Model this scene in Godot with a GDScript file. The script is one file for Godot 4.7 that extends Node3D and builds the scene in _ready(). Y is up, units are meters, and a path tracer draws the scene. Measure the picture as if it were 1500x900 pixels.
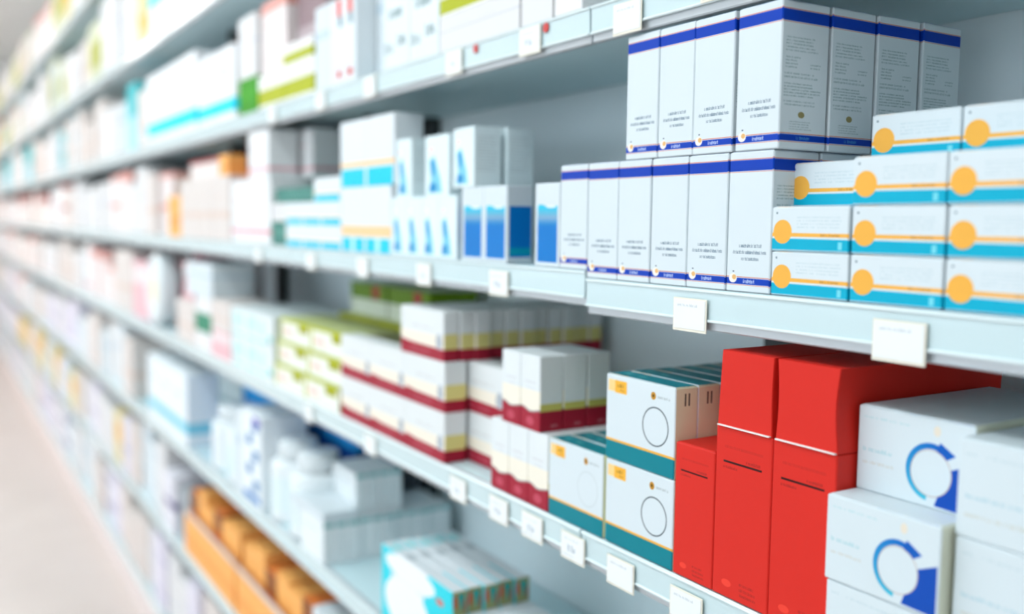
extends Node3D
# A pharmacy aisle: a long wall of shelving bays seen at a slant, packed with medicine cartons.
# x runs along the shelving (minus x is down the aisle), the shelf fronts lie at z = 0, the aisle is at plus z.

const FLOOR_BACK := -0.34        # back of the shelves
const BAY := 1.1                 # length of one shelving bay
const BAY_END := 0.143           # right end of the nearest bay
const BAYS := 12

var used := {}
var meshes := {}
var mats := {}
var rng := RandomNumberGenerator.new()

# ------------------------------------------------------------------ naming
func numbered(called: String) -> String:
	var n: int = used.get(called, 0)
	used[called] = n + 1
	return called if n == 0 else "%s_%03d" % [called, n]

func tag(o: Node, label: String, category: String, group := "", kind := "") -> void:
	if label: o.set_meta("label", label)
	if category: o.set_meta("category", category)
	if group: o.set_meta("group", group)
	if kind: o.set_meta("kind", kind)

func thing(called: String, at: Vector3, turn := 0.0) -> Node3D:
	var o := Node3D.new()
	o.name = numbered(called)
	add_child(o)
	o.position = at
	o.rotation_degrees.y = turn
	return o

func part(called: String, mesh: Mesh, mat: Material, parent: Node, at := Vector3.ZERO) -> MeshInstance3D:
	var o := MeshInstance3D.new()
	o.name = numbered(called) if parent == self else called
	o.mesh = mesh
	o.material_override = mat
	parent.add_child(o, true)
	o.position = at
	return o

func struct(called: String, mesh: Mesh, mat: Material, at: Vector3) -> MeshInstance3D:
	var o := part(called, mesh, mat, self, at)
	o.set_meta("kind", "structure")
	return o

# ------------------------------------------------------------------ shapes
func quad(st: SurfaceTool, p: Array, uv: Array, n: Vector3) -> void:
	var order := [0, 1, 2, 0, 2, 3]
	if (p[2] - p[0]).cross(p[1] - p[0]).dot(n) < 0.0:
		order = [0, 2, 1, 0, 3, 2]
	for k in order:
		st.set_normal(n)
		st.set_uv(uv[k])
		st.add_vertex(p[k])

func tri(st: SurfaceTool, a: Vector3, b: Vector3, c: Vector3, uv: Vector2, n: Vector3) -> void:
	var l := [a, b, c] if (c - a).cross(b - a).dot(n) > 0.0 else [a, c, b]
	for v in l:
		st.set_normal(n)
		st.set_uv(uv)
		st.add_vertex(v)

# A box with chamfered edges, standing on y = 0, centred in x and z. Its print sheet: front | side | top.
func carton_mesh(w: float, h: float, d: float, b := 0.0011) -> ArrayMesh:
	var key := "c%.4f_%.4f_%.4f_%.4f" % [w, h, d, b]
	if meshes.has(key): return meshes[key]
	var st := SurfaceTool.new()
	st.begin(Mesh.PRIMITIVE_TRIANGLES)
	var e := Vector3(w, h, d) * 0.5
	var mid := Vector3(0, h * 0.5, 0)
	var axes := [Vector3.RIGHT, Vector3.UP, Vector3.BACK]
	# faces: axis, sign, u axis, v axis, uv origin
	var faces := [
		[2, 1, Vector3.RIGHT, Vector3.DOWN, 0.0, 0.5], [2, -1, Vector3.LEFT, Vector3.DOWN, 0.0, 0.5],
		[0, 1, Vector3.FORWARD, Vector3.DOWN, 0.5, 0.25], [0, -1, Vector3.BACK, Vector3.DOWN, 0.5, 0.25],
		[1, 1, Vector3.RIGHT, Vector3.BACK, 0.75, 0.25], [1, -1, Vector3.RIGHT, Vector3.FORWARD, 0.75, 0.25]]
	for f in faces:
		var n: Vector3 = axes[f[0]] * float(f[1])
		var u: Vector3 = f[2]
		var v: Vector3 = f[3]
		var eu: float = absf(u.dot(e))
		var ev: float = absf(v.dot(e))
		var c := mid + n * absf(n.dot(e))
		var ps := []
		var uvs := []
		for q in [[-1, -1], [1, -1], [1, 1], [-1, 1]]:
			ps.append(c + u * (eu - b) * float(q[0]) + v * (ev - b) * float(q[1]))
			uvs.append(Vector2(f[4] + f[5] * (0.004 + 0.992 * (q[0] * 0.5 + 0.5)), 0.004 + 0.992 * (q[1] * 0.5 + 0.5)))
		quad(st, ps, uvs, n)
		# the chamfers along this face's first two edges are owned by it when it is a front, back or side
	var uv0 := Vector2(0.25, 0.02)
	for i in 3:                                   # edges parallel to axis i
		var j := (i + 1) % 3
		var k := (i + 2) % 3
		for sj in [-1.0, 1.0]:
			for sk in [-1.0, 1.0]:
				var nj: Vector3 = axes[j] * sj
				var nk: Vector3 = axes[k] * sk
				var a: Vector3 = axes[i] * (e[i] - b)
				var pj: Vector3 = nj * e[j] + nk * (e[k] - b)
				var pk: Vector3 = nj * (e[j] - b) + nk * e[k]
				var ps2 := [mid - a + pj, mid + a + pj, mid + a + pk, mid - a + pk]
				var uvs2 := []
				for p in ps2:
					# take the print of the front or the side next to the edge
					var q: Vector3 = p - mid
					var vy: float = 0.5 - q.y / h
					if i != 0 and absf(q.x) > e.x - b * 1.5 and i == 1:
						uvs2.append(Vector2(0.004 if q.x < 0 else 0.496, clampf(vy, 0.01, 0.99)))
					elif i == 0:
						uvs2.append(Vector2(0.25 + q.x / w * 0.49, clampf(vy, 0.006, 0.994)))
					else:
						uvs2.append(Vector2(0.625 - q.z / d * 0.24, clampf(vy, 0.006, 0.994)))
				quad(st, ps2, uvs2, (nj + nk).normalized())
	for sx in [-1.0, 1.0]:
		for sy in [-1.0, 1.0]:
			for sz in [-1.0, 1.0]:
				var s := Vector3(sx, sy, sz)
				tri(st, mid + s * (e - Vector3(0, b, b)), mid + s * (e - Vector3(b, 0, b)), mid + s * (e - Vector3(b, b, 0)),
					Vector2(0.496 if sx > 0 else 0.004, 0.01 if sy > 0 else 0.99), s.normalized())
	meshes[key] = st.commit()
	return meshes[key]

# A plain bar with chamfered edges, centred.
func bar(sx: float, sy: float, sz: float, b := 0.001) -> ArrayMesh:
	var key := "b%.4f_%.4f_%.4f" % [sx, sy, sz]
	if meshes.has(key): return meshes[key]
	var src := carton_mesh(sx, sy, sz, minf(b, minf(sx, minf(sy, sz)) * 0.3))
	var st := SurfaceTool.new()
	st.begin(Mesh.PRIMITIVE_TRIANGLES)
	st.append_from(src, 0, Transform3D(Basis(), Vector3(0, -sy * 0.5, 0)))
	meshes[key] = st.commit()
	return meshes[key]

# An outline in x and y swept through z from z0 to z1.
func slab(outline: PackedVector2Array, z0: float, z1: float) -> ArrayMesh:
	var st := SurfaceTool.new()
	st.begin(Mesh.PRIMITIVE_TRIANGLES)
	var idx := Geometry2D.triangulate_polygon(outline)
	for t in range(0, idx.size(), 3):
		for side in [[z1, Vector3.BACK], [z0, Vector3.FORWARD]]:
			var q := []
			for k in 3:
				var o := outline[idx[t + k]]
				q.append(Vector3(o.x, o.y, side[0]))
			tri(st, q[0], q[1], q[2], Vector2(0.25, 0.5), side[1])
	var centre := Vector2.ZERO
	for o in outline: centre += o / outline.size()
	for k in outline.size():
		var a := outline[k]
		var c := outline[(k + 1) % outline.size()]
		var nn := (c - a).orthogonal().normalized()
		if nn.dot((a + c) * 0.5 - centre) < 0: nn = -nn
		quad(st, [Vector3(a.x, a.y, z0), Vector3(c.x, c.y, z0), Vector3(c.x, c.y, z1), Vector3(a.x, a.y, z1)],
			[Vector2(0.6, 0.5), Vector2(0.6, 0.5), Vector2(0.6, 0.5), Vector2(0.6, 0.5)], Vector3(nn.x, nn.y, 0))
	return st.commit()

# A profile of (radius, height) turned round the y axis.
func lathe(profile: Array, seg := 32) -> ArrayMesh:
	var st := SurfaceTool.new()
	st.begin(Mesh.PRIMITIVE_TRIANGLES)
	for i in profile.size() - 1:
		var p: Vector2 = profile[i]
		var q: Vector2 = profile[i + 1]
		var slope := Vector2(q.y - p.y, p.x - q.x).normalized()
		for k in seg:
			var a := TAU * k / seg
			var c := TAU * (k + 1) / seg
			var ra := Vector3(sin(a), 0, cos(a))
			var rc := Vector3(sin(c), 0, cos(c))
			var pts := [ra * p.x + Vector3.UP * p.y, rc * p.x + Vector3.UP * p.y, rc * q.x + Vector3.UP * q.y, ra * q.x + Vector3.UP * q.y]
			var ns := [ra * slope.x + Vector3.UP * slope.y, rc * slope.x + Vector3.UP * slope.y]
			var nl := [ns[0], ns[1], ns[1], ns[0]]
			var order := [0, 1, 2, 0, 2, 3]
			if (pts[2] - pts[0]).cross(pts[1] - pts[0]).dot(ns[0]) < 0.0: order = [0, 2, 1, 0, 3, 2]
			for t in order:
				st.set_normal(nl[t])
				st.set_uv(Vector2(float(k) / seg, 1.0 - p.y))
				st.add_vertex(pts[t])
	return st.commit()

# ------------------------------------------------------------------ print
func rgb8(r: int, g: int, b: int) -> Color:
	return Color8(r, g, b)

class Sheet:
	var im: Image
	var s: int
	var r := RandomNumberGenerator.new()
	func _init(size: int, base: Color, seed_value: int) -> void:
		s = size
		im = Image.create(size * 2, size, true, Image.FORMAT_RGB8)
		im.fill(base)
		r.seed = seed_value
	# face 0 front, 1 side, 2 top; x and y run 0..1 from the face's upper left corner
	func fx(face: int, x: float) -> float:
		return x * s if face == 0 else s + x * s * 0.5 if face == 1 else s * 1.5 + x * s * 0.5
	func rect(face: int, x0: float, y0: float, x1: float, y1: float, c: Color) -> void:
		var a := int(round(fx(face, x0)))
		var b := int(round(fx(face, x1)))
		var t := int(round(y0 * s))
		im.fill_rect(Rect2i(a, t, maxi(1, b - a), maxi(1, int(round(y1 * s)) - t)), c)
	func all(y0: float, y1: float, c: Color) -> void:
		rect(0, 0, y0, 1, y1, c)
		rect(1, 0, y0, 1, y1, c)
	# an ellipse, filled or a ring (rin as a share), rx and ry as shares of the face
	func oval(face: int, cx: float, cy: float, rx: float, ry: float, c: Color, rin := 0.0, a0 := -400.0, a1 := 400.0, c2 := Color(0, 0, 0, 0)) -> void:
		var fw: float = float(s) if face == 0 else s * 0.5
		for py in range(int((cy - ry) * s), int((cy + ry) * s) + 1):
			for pxx in range(int(fx(face, cx) - rx * fw), int(fx(face, cx) + rx * fw) + 1):
				var u := (pxx - fx(face, cx)) / (rx * fw)
				var v := (py - cy * s) / (ry * s)
				var q := u * u + v * v
				if q > 1.0 or q < rin * rin: continue
				var ang := rad_to_deg(atan2(-v, u))
				if ang < 0: ang += 360.0
				if a0 > -399.0 and (ang < a0 or ang > a1): continue
				if pxx < 0 or py < 0 or pxx >= s * 2 or py >= s: continue
				if (face == 0 and pxx >= s): continue
				im.set_pixel(pxx, py, c if c2.a == 0.0 else c.lerp(c2, (ang - a0) / (a1 - a0)))
	func poly(face: int, pts: Array, c: Color) -> void:
		var pp := PackedVector2Array()
		for p in pts: pp.append(Vector2(fx(face, p[0]), p[1] * s))
		var box := Rect2(pp[0], Vector2.ZERO)
		for p in pp: box = box.expand(p)
		for py in range(int(box.position.y), int(box.end.y) + 1):
			for pxx in range(int(box.position.x), int(box.end.x) + 1):
				if pxx < s * 2 and py < s and py >= 0 and pxx >= 0 and Geometry2D.is_point_in_polygon(Vector2(pxx, py), pp): im.set_pixel(pxx, py, c)
	# a line of small illegible lettering
	func line(face: int, x: float, y: float, w: float, h: float, c: Color) -> void:
		var fw: float = float(s) if face == 0 else s * 0.5
		var hh := maxf(2.0, h * s)
		var cell := maxf(2.0, hh * 0.62)
		var at := fx(face, x)
		var end := at + w * fw
		var top := y * s
		var k := maxi(1, int(hh * 0.17))
		while at < end - cell:
			if r.randf() < 0.14:
				at += cell * 0.7
				continue
			var tall := hh if r.randf() < 0.35 else hh * 0.72
			var y0 := int(top + hh - tall)
			im.fill_rect(Rect2i(int(at), y0, k, int(tall)), c)
			if r.randf() < 0.75: im.fill_rect(Rect2i(int(at), int(top + hh) - k, int(cell * 0.7), k), c)
			if r.randf() < 0.65: im.fill_rect(Rect2i(int(at), int(top + hh * 0.28), int(cell * 0.7), k), c)
			if r.randf() < 0.6: im.fill_rect(Rect2i(int(at + cell * 0.62), int(top + hh * 0.3), k, int(hh * 0.7)), c)
			at += cell
	func lines(face: int, x: float, y: float, w: float, h: float, n: int, c: Color, pitch := 1.7) -> void:
		for k in n: line(face, x, y + k * h * pitch, w * r.randf_range(0.72, 1.0), h, c)

func sheet_mat(called: String, sh: Sheet, rough := 0.5) -> StandardMaterial3D:
	sh.im.generate_mipmaps()
	var m := StandardMaterial3D.new()
	m.resource_name = called
	m.albedo_texture = ImageTexture.create_from_image(sh.im)
	m.roughness = rough
	m.metallic_specular = 0.28
	mats[called] = m
	return m

func flat_mat(called: String, c: Color, rough := 0.5, metal := 0.0) -> StandardMaterial3D:
	var m := StandardMaterial3D.new()
	m.resource_name = called
	m.albedo_color = c
	m.roughness = rough
	m.metallic = metal
	mats[called] = m
	return m

func noise_mat(called: String, lo: Color, hi: Color, freq: float, scale: float, rough: float) -> StandardMaterial3D:
	var n := FastNoiseLite.new()
	n.seed = 11
	n.frequency = freq
	n.fractal_octaves = 5
	var g := Gradient.new()
	g.set_color(0, lo)
	g.set_color(1, hi)
	var im := Image.create(256, 256, true, Image.FORMAT_RGB8)
	for y in 256:
		for x in 256:
			# seamless by blending opposite offsets
			var fx := x / 256.0
			var v := lerpf(n.get_noise_2d(x, y), n.get_noise_2d(x - 256, y), fx)
			im.set_pixel(x, y, g.sample(clampf(v * 0.9 + 0.5, 0, 1)))
	im.generate_mipmaps()
	var m := StandardMaterial3D.new()
	m.resource_name = called
	m.albedo_texture = ImageTexture.create_from_image(im)
	m.uv1_triplanar = true
	m.uv1_world_triplanar = true
	m.uv1_scale = Vector3.ONE * scale
	m.roughness = rough
	mats[called] = m
	return m

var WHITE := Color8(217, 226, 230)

func make_materials() -> void:
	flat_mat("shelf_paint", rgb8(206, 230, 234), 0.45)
	flat_mat("lip_metal", rgb8(190, 196, 200), 0.35, 0.3)
	var ch := flat_mat("channel", rgb8(200, 220, 223), 0.22)
	ch.clearcoat_enabled = true
	ch.clearcoat = 0.5
	ch.clearcoat_roughness = 0.12
	flat_mat("emblem_yellow", rgb8(240, 226, 190), 0.5)
	flat_mat("plinth", rgb8(232, 218, 214), 0.5)
	flat_mat("bead", rgb8(228, 240, 241), 0.25)
	flat_mat("upright", rgb8(52, 56, 58), 0.5)
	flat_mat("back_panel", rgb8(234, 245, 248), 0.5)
	var gl := flat_mat("glass", Color(0.95, 0.98, 1.0, 0.06), 0.02)
	gl.transparency = BaseMaterial3D.TRANSPARENCY_ALPHA
	flat_mat("tag_holder", rgb8(236, 230, 214), 0.3)
	flat_mat("cap", rgb8(228, 234, 236), 0.35)
	flat_mat("bottle", rgb8(236, 242, 244), 0.3)
	flat_mat("sticker", rgb8(205, 52, 48), 0.4)
	flat_mat("white_edge", rgb8(240, 236, 232), 0.6)
	flat_mat("tray_edge", rgb8(214, 204, 196), 0.6)
	noise_mat("floor", rgb8(208, 196, 190), rgb8(218, 206, 200), 0.02, 0.5, 0.35)
	noise_mat("wall_paint", rgb8(236, 236, 234), rgb8(242, 242, 240), 0.03, 0.6, 0.8)
	var s: Sheet
	# --- price cards
	for v in 3:
		s = Sheet.new(128, rgb8(240, 243, 244), 40 + v)
		s.line(0, 0.12, 0.14, 0.7, 0.09, rgb8(150, 160, 168))
		if v > 0: s.line(0, 0.3, 0.42, 0.45, 0.28, rgb8(160, 172, 184))
		if v > 1: s.line(0, 0.12, 0.82, 0.5, 0.08, rgb8(160, 168, 172))
		sheet_mat("price_card_%d" % v, s, 0.5)
	# --- tall white carton with navy bands
	var navy := rgb8(0, 60, 176)
	var rust := rgb8(214, 120, 100)
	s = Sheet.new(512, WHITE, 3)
	s.all(0.046, 0.052, rust)
	s.all(0.055, 0.132, navy)
	s.all(0.136, 0.141, rust)
	s.all(0.893, 0.898, rust)
	s.all(0.902, 0.948, navy)
	s.all(0.951, 0.955, rust)
	var ink := rgb8(38, 72, 100)
	s.line(0, 0.28, 0.655, 0.55, 0.026, ink)
	s.line(0, 0.12, 0.702, 0.80, 0.026, ink)
	s.line(0, 0.34, 0.750, 0.42, 0.024, ink)
	s.line(0, 0.40, 0.912, 0.28, 0.026, rgb8(225, 236, 250))
	s.oval(0, 0.15, 0.905, 0.095, 0.034, rgb8(244, 238, 226))
	s.oval(0, 0.18, 0.897, 0.05, 0.018, rgb8(228, 178, 112))
	s.rect(0, 0.14, 0.852, 0.18, 0.862, rgb8(90, 100, 120))
	var grey_ink := rgb8(120, 150, 152)
	s.lines(1, 0.08, 0.235, 0.80, 0.013, 5, grey_ink)
	s.lines(1, 0.08, 0.37, 0.35, 0.013, 4, grey_ink)
	s.lines(1, 0.62, 0.41, 0.25, 0.013, 2, grey_ink)
	s.lines(1, 0.06, 0.48, 0.75, 0.014, 2, grey_ink)
	s.lines(1, 0.06, 0.55, 0.88, 0.012, 5, grey_ink)
	s.lines(1, 0.06, 0.67, 0.80, 0.013, 2, grey_ink)
	s.oval(1, 0.45, 0.765, 0.07, 0.022, rgb8(150, 140, 95))
	s.lines(1, 0.2, 0.81, 0.55, 0.010, 4, rgb8(160, 178, 180))
	s.line(1, 0.36, 0.915, 0.3, 0.022, rgb8(120, 200, 220))
	sheet_mat("navy_band", s, 0.38)
	# --- flat white carton with an amber disc and a turquoise foot
	var amber := rgb8(244, 178, 74)
	var turq := rgb8(0, 172, 204)
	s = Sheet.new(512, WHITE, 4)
	s.rect(0, 0, 0.72, 1, 0.985, turq)
	s.rect(0, 0.0, 0.585, 1, 0.675, amber)
	s.line(0, 0.66, 0.60, 0.24, 0.055, rgb8(168, 122, 60))
	s.oval(0, 0.145, 0.56, 0.128, 0.285, amber)
	s.lines(0, 0.34, 0.20, 0.60, 0.035, 4, rgb8(188, 206, 212), 2.2)
	s.rect(0, 0.05, 0.09, 0.075, 0.14, rgb8(120, 140, 150))
	s.rect(0, 0.88, 0.78, 0.93, 0.95, rgb8(120, 214, 228))
	s.rect(1, 0, 0.72, 1, 0.985, turq)
	sheet_mat("amber_disc", s, 0.4)
	# --- white carton with a teal foot and a ring, dark or pale
	var teal := rgb8(0, 128, 142)
	for v in 2:
		s = Sheet.new(512, WHITE, 5)
		s.rect(0, 0, 0.785, 1, 1, teal)
		s.rect(0, 0, 0.758, 1, 0.785, rgb8(240, 178, 70))
		s.rect(0, 0.03, 0.05, 0.13, 0.19, rgb8(250, 210, 140))
		s.rect(0, 0.13, 0.05, 0.31, 0.20, rgb8(246, 182, 62))
		s.line(0, 0.17, 0.085, 0.13, 0.045, rgb8(120, 80, 30))
		s.line(0, 0.2, 0.145, 0.09, 0.03, rgb8(190, 130, 50))
		s.oval(0, 0.70, 0.13, 0.035, 0.045, rgb8(196, 140, 40))
		s.rect(0, 0.685, 0.115, 0.71, 0.145, rgb8(90, 62, 20))
		s.line(0, 0.76, 0.115, 0.19, 0.035, rgb8(170, 180, 182))
		s.oval(0, 0.735, 0.475, 0.185, 0.225, rgb8(78, 90, 96) if v == 0 else rgb8(205, 214, 217), 0.93)
		s.rect(1, 0, 0, 1, 1, rgb8(240, 242, 206))
		s.rect(1, 0.40, 0.06, 0.47, 0.20, rgb8(80, 88, 70))
		s.rect(1, 0.58, 0.06, 0.65, 0.20, rgb8(80, 88, 70))
		s.lines(1, 0.25, 0.82, 0.5, 0.02, 3, rgb8(150, 152, 120))
		s.rect(2, 0, 0, 1, 1, teal)
		s.line(2, 0.1, 0.3, 0.5, 0.3, rgb8(70, 170, 176))
		sheet_mat("teal_ring_%d" % v, s, 0.4)
	# --- plain red carton with a black rule
	var red := rgb8(218, 44, 34)
	s = Sheet.new(512, red, 6)
	s.rect(0, 0.14, 0.192, 0.84, 0.203, rgb8(52, 14, 14))
	s.line(0, 0.16, 0.10, 0.72, 0.018, rgb8(176, 34, 26))
	s.line(0, 0.56, 0.165, 0.26, 0.018, rgb8(96, 20, 18))
	s.line(0, 0.14, 0.222, 0.26, 0.016, rgb8(120, 24, 20))
	s.lines(0, 0.50, 0.885, 0.34, 0.018, 3, rgb8(128, 26, 22))
	s.oval(0, 0.26, 0.915, 0.09, 0.022, rgb8(240, 66, 50))
	s.line(1, 0.2, 0.1, 0.5, 0.02, rgb8(170, 34, 28))
	sheet_mat("red_rule", s, 0.42)
	flat_mat("red_plain", red, 0.5).metallic_specular = 0.28
	# --- white carton with a blue arc
	s = Sheet.new(512, rgb8(216, 226, 230), 7)
	s.poly(0, [[0.80, 0.54], [0.985, 0.42], [0.985, 0.985], [0.70, 0.97]], rgb8(14, 76, 176))
	s.oval(0, 0.66, 0.60, 0.215, 0.335, rgb8(10, 96, 190), 0.80, 60.0, 262.0, rgb8(70, 190, 214))
	s.poly(0, [[0.73, 0.24], [0.86, 0.36], [0.76, 0.45], [0.70, 0.33]], rgb8(12, 92, 186))
	s.oval(0, 0.66, 0.61, 0.175, 0.27, rgb8(190, 170, 164))
	s.oval(0, 0.66, 0.61, 0.168, 0.26, rgb8(216, 226, 230))
	s.line(0, 0.05, 0.10, 0.42, 0.028, rgb8(176, 214, 218))
	s.line(0, 0.05, 0.48, 0.28, 0.05, rgb8(170, 208, 214))
	s.line(0, 0.05, 0.64, 0.32, 0.04, rgb8(206, 204, 196))
	s.oval(0, 0.70, 0.12, 0.03, 0.06, rgb8(232, 222, 205))
	s.rect(1, 0, 0, 1, 1, rgb8(226, 228, 206))
	sheet_mat("blue_arc", s, 0.5)
	s = Sheet.new(256, rgb8(216, 226, 230), 8)
	s.line(0, 0.05, 0.12, 0.6, 0.035, rgb8(190, 208, 214))
	s.line(0, 0.06, 0.55, 0.42, 0.05, rgb8(176, 206, 216))
	s.line(0, 0.06, 0.74, 0.45, 0.05, rgb8(206, 206, 196))
	sheet_mat("faint_text", s, 0.5)
	# --- small carton printed blue
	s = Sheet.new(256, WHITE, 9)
	for k in 40:
		var t := k / 39.0
		var c := rgb8(40, 196, 226).lerp(rgb8(132, 168, 200), clampf(t * 5.0, 0, 1)) if t < 0.2 else rgb8(132, 168, 200).lerp(rgb8(0, 120, 200), clampf((t - 0.2) * 6.0, 0, 1))
		s.rect(0, 0.10, 0.27 + 0.66 * t, 0.93, 0.27 + 0.66 * (t + 0.03), c)
	s.oval(0, 0.25, 0.27, 0.14, 0.02, rgb8(40, 196, 226))
	s.oval(0, 0.65, 0.275, 0.2, 0.018, rgb8(226, 234, 236))
	s.rect(1, 0.08, 0.26, 0.97, 0.80, rgb8(0, 120, 200))
	s.rect(1, 0.08, 0.80, 0.97, 0.90, rgb8(0, 160, 190))
	s.rect(1, 0.08, 0.90, 0.97, 0.925, rgb8(0, 120, 200))
	sheet_mat("blue_print", s, 0.4)
	# --- small carton with a blue flowing figure
	s = Sheet.new(256, rgb8(228, 242, 245), 10)
	s.poly(0, [[0.16, 0.40], [0.40, 0.34], [0.52, 0.52], [0.66, 0.74], [0.72, 0.95], [0.14, 0.95], [0.24, 0.70]], rgb8(126, 204, 226))
	s.poly(0, [[0.22, 0.44], [0.38, 0.40], [0.42, 0.60], [0.30, 0.70]], rgb8(44, 146, 204))
	s.oval(0, 0.34, 0.86, 0.16, 0.08, rgb8(40, 140, 200))
	s.oval(0, 0.25, 0.22, 0.10, 0.035, rgb8(240, 196, 184))
	s.lines(1, 0.1, 0.15, 0.8, 0.02, 12, rgb8(180, 192, 196), 2.6)
	sheet_mat("blue_figure", s, 0.4)
	# --- white carton with cyan foot and apricot line
	for v in 2:
		s = Sheet.new(256, rgb8(228, 233, 236), 12 + v)
		s.rect(0, 0, 0.63 if v == 0 else 0.60, 1, 0.70 if v == 0 else 0.76, rgb8(250, 208, 156))
		s.rect(0, 0.04, 0.73 if v == 0 else 0.79, 0.97, 1.0, rgb8(0, 204, 232))
		if v == 1: s.rect(0, 0.42, 0.79, 0.58, 1.0, rgb8(200, 238, 242))
		sheet_mat("cyan_foot_%d" % v, s, 0.4)
	# --- maroon footed cartons, slim and wide
	var maroon := rgb8(164, 32, 54)
	s = Sheet.new(256, rgb8(228, 232, 233), 15)
	s.rect(0, 0, 0.46, 1, 0.74, rgb8(244, 236, 220))
	s.line(0, 0.2, 0.34, 0.6, 0.03, rgb8(196, 190, 196))
	s.line(0, 0.3, 0.42, 0.45, 0.025, rgb8(206, 200, 204))
	s.poly(0, [[0, 0.69], [0.2, 0.70], [0.45, 0.74], [0.65, 0.735], [0.85, 0.715], [1, 0.70], [1, 0.72], [0.85, 0.735], [0.65, 0.755], [0.45, 0.76], [0.2, 0.72], [0, 0.71]], rgb8(150, 140, 140))
	s.poly(0, [[0, 0.71], [0.2, 0.72], [0.45, 0.76], [0.65, 0.755], [0.85, 0.735], [1, 0.72], [1, 1.0], [0, 1.0]], maroon)
	s.oval(0, 0.5, 0.88, 0.2, 0.06, rgb8(196, 76, 96))
	s.rect(1, 0, 0, 1, 0.63, rgb8(228, 232, 233))
	s.rect(1, 0, 0.63, 1, 0.73, rgb8(204, 196, 104))
	s.rect(1, 0, 0.73, 1, 1, maroon)
	s.line(1, 0.5, 0.91, 0.35, 0.04, rgb8(220, 180, 180))
	sheet_mat("maroon_slim", s, 0.4)
	s = Sheet.new(256, rgb8(228, 231, 231), 16)
	s.rect(0, 0, 0.50, 1, 0.75, rgb8(244, 234, 218))
	s.line(0, 0.3, 0.34, 0.5, 0.06, rgb8(206, 200, 200))
	s.poly(0, [[0, 0.70], [0.3, 0.74], [1, 0.76], [1, 1], [0, 1]], maroon)
	s.line(0, 0.2, 0.84, 0.5, 0.06, rgb8(206, 110, 124))
	s.oval(0, 0.9, 0.62, 0.07, 0.16, rgb8(176, 184, 192))
	s.rect(1, 0, 0, 1, 0.45, rgb8(228, 231, 231))
	s.rect(1, 0, 0.45, 1, 0.76, rgb8(224, 212, 136))
	s.rect(1, 0, 0.76, 1, 1, maroon)
	sheet_mat("maroon_wide", s, 0.4)
	# --- olive printed carton
	s = Sheet.new(256, rgb8(240, 241, 232), 17)
	s.rect(0, 0, 0, 1, 0.13, rgb8(184, 190, 40))
	s.rect(0, 0.0, 0.13, 0.06, 1, rgb8(196, 200, 70))
	s.rect(0, 0.62, 0.10, 0.94, 0.46, rgb8(166, 168, 0))
	s.rect(0, 0.12, 0.4, 0.42, 0.7, rgb8(246, 214, 204))
	s.line(0, 0.15, 0.76, 0.4, 0.08, rgb8(200, 190, 160))
	s.rect(1, 0, 0, 1, 1, rgb8(206, 208, 150))
	s.rect(2, 0, 0, 1, 1, rgb8(196, 204, 140))
	sheet_mat("olive_print", s, 0.45)
	s = Sheet.new(256, rgb8(226, 234, 216), 18)
	s.rect(0, 0, 0.0, 1, 0.5, rgb8(104, 140, 10))
	s.rect(0, 0.62, 0.05, 0.8, 0.45, rgb8(170, 50, 46))
	s.rect(1, 0, 0, 1, 0.5, rgb8(104, 140, 10))
	sheet_mat("green_top", s, 0.45)
	# --- mint printed carton
	s = Sheet.new(256, rgb8(228, 235, 236), 19)
	s.rect(0, 0.04, 0.2, 0.45, 0.7, rgb8(206, 240, 240))
	s.oval(0, 0.78, 0.72, 0.10, 0.11, rgb8(40, 200, 190))
	s.rect(0, 0.70, 0.80, 0.86, 0.88, rgb8(110, 130, 140))
	s.rect(0, 0.06, 0.86, 0.55, 0.93, rgb8(150, 228, 224))
	sheet_mat("mint_print", s, 0.45)
	s = Sheet.new(128, rgb8(228, 235, 236), 24)
	s.rect(0, 0.2, 0.15, 0.9, 0.65, rgb8(200, 236, 236))
	s.rect(0, 0.15, 0.86, 0.9, 0.94, rgb8(150, 228, 224))
	sheet_mat("mint_plain", s, 0.45)
	# --- flower print pack
	s = Sheet.new(256, rgb8(228, 231, 234), 20)
	s.rect(0, 0, 0, 0.22, 1, rgb8(40, 214, 228))
	s.rect(0, 0.68, 0, 1.0, 1, rgb8(40, 214, 228))
	s.oval(0, 0.42, 0.5, 0.36, 0.56, rgb8(242, 244, 247))
	s.oval(0, 0.84, 0.75, 0.05, 0.16, rgb8(214, 120, 108))
	s.rect(1, 0, 0, 1, 1, rgb8(150, 154, 104))
	s.oval(1, 0.15, 0.4, 0.12, 0.3, rgb8(206, 70, 52))
	s.poly(1, [[0.35, 0.1], [0.8, 0.1], [0.6, 0.9]], rgb8(0, 160, 160))
	s.oval(1, 0.85, 0.6, 0.1, 0.3, rgb8(160, 96, 80))
	s.rect(2, 0.30, 0.2, 0.40, 0.8, rgb8(190, 196, 200))
	s.line(2, 0.45, 0.3, 0.4, 0.4, rgb8(198, 200, 206))
	s.oval(2, 0.12, 0.5, 0.08, 0.3, rgb8(160, 224, 226))
	sheet_mat("flower_print", s, 0.4)
	s = Sheet.new(256, rgb8(230, 234, 237), 23)
	s.rect(0, 0, 0, 0.12, 1, rgb8(40, 214, 228))
	s.rect(0, 0.50, 0, 0.80, 1, rgb8(40, 214, 228))
	s.oval(0, 0.30, 0.45, 0.26, 0.5, rgb8(242, 244, 247))
	s.oval(0, 0.68, 0.5, 0.08, 0.16, rgb8(214, 120, 108))
	s.line(1, 0.2, 0.2, 0.6, 0.08, rgb8(190, 200, 206))
	s.line(2, 0.1, 0.3, 0.5, 0.4, rgb8(196, 204, 210))
	sheet_mat("flower_low", s, 0.4)
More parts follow.
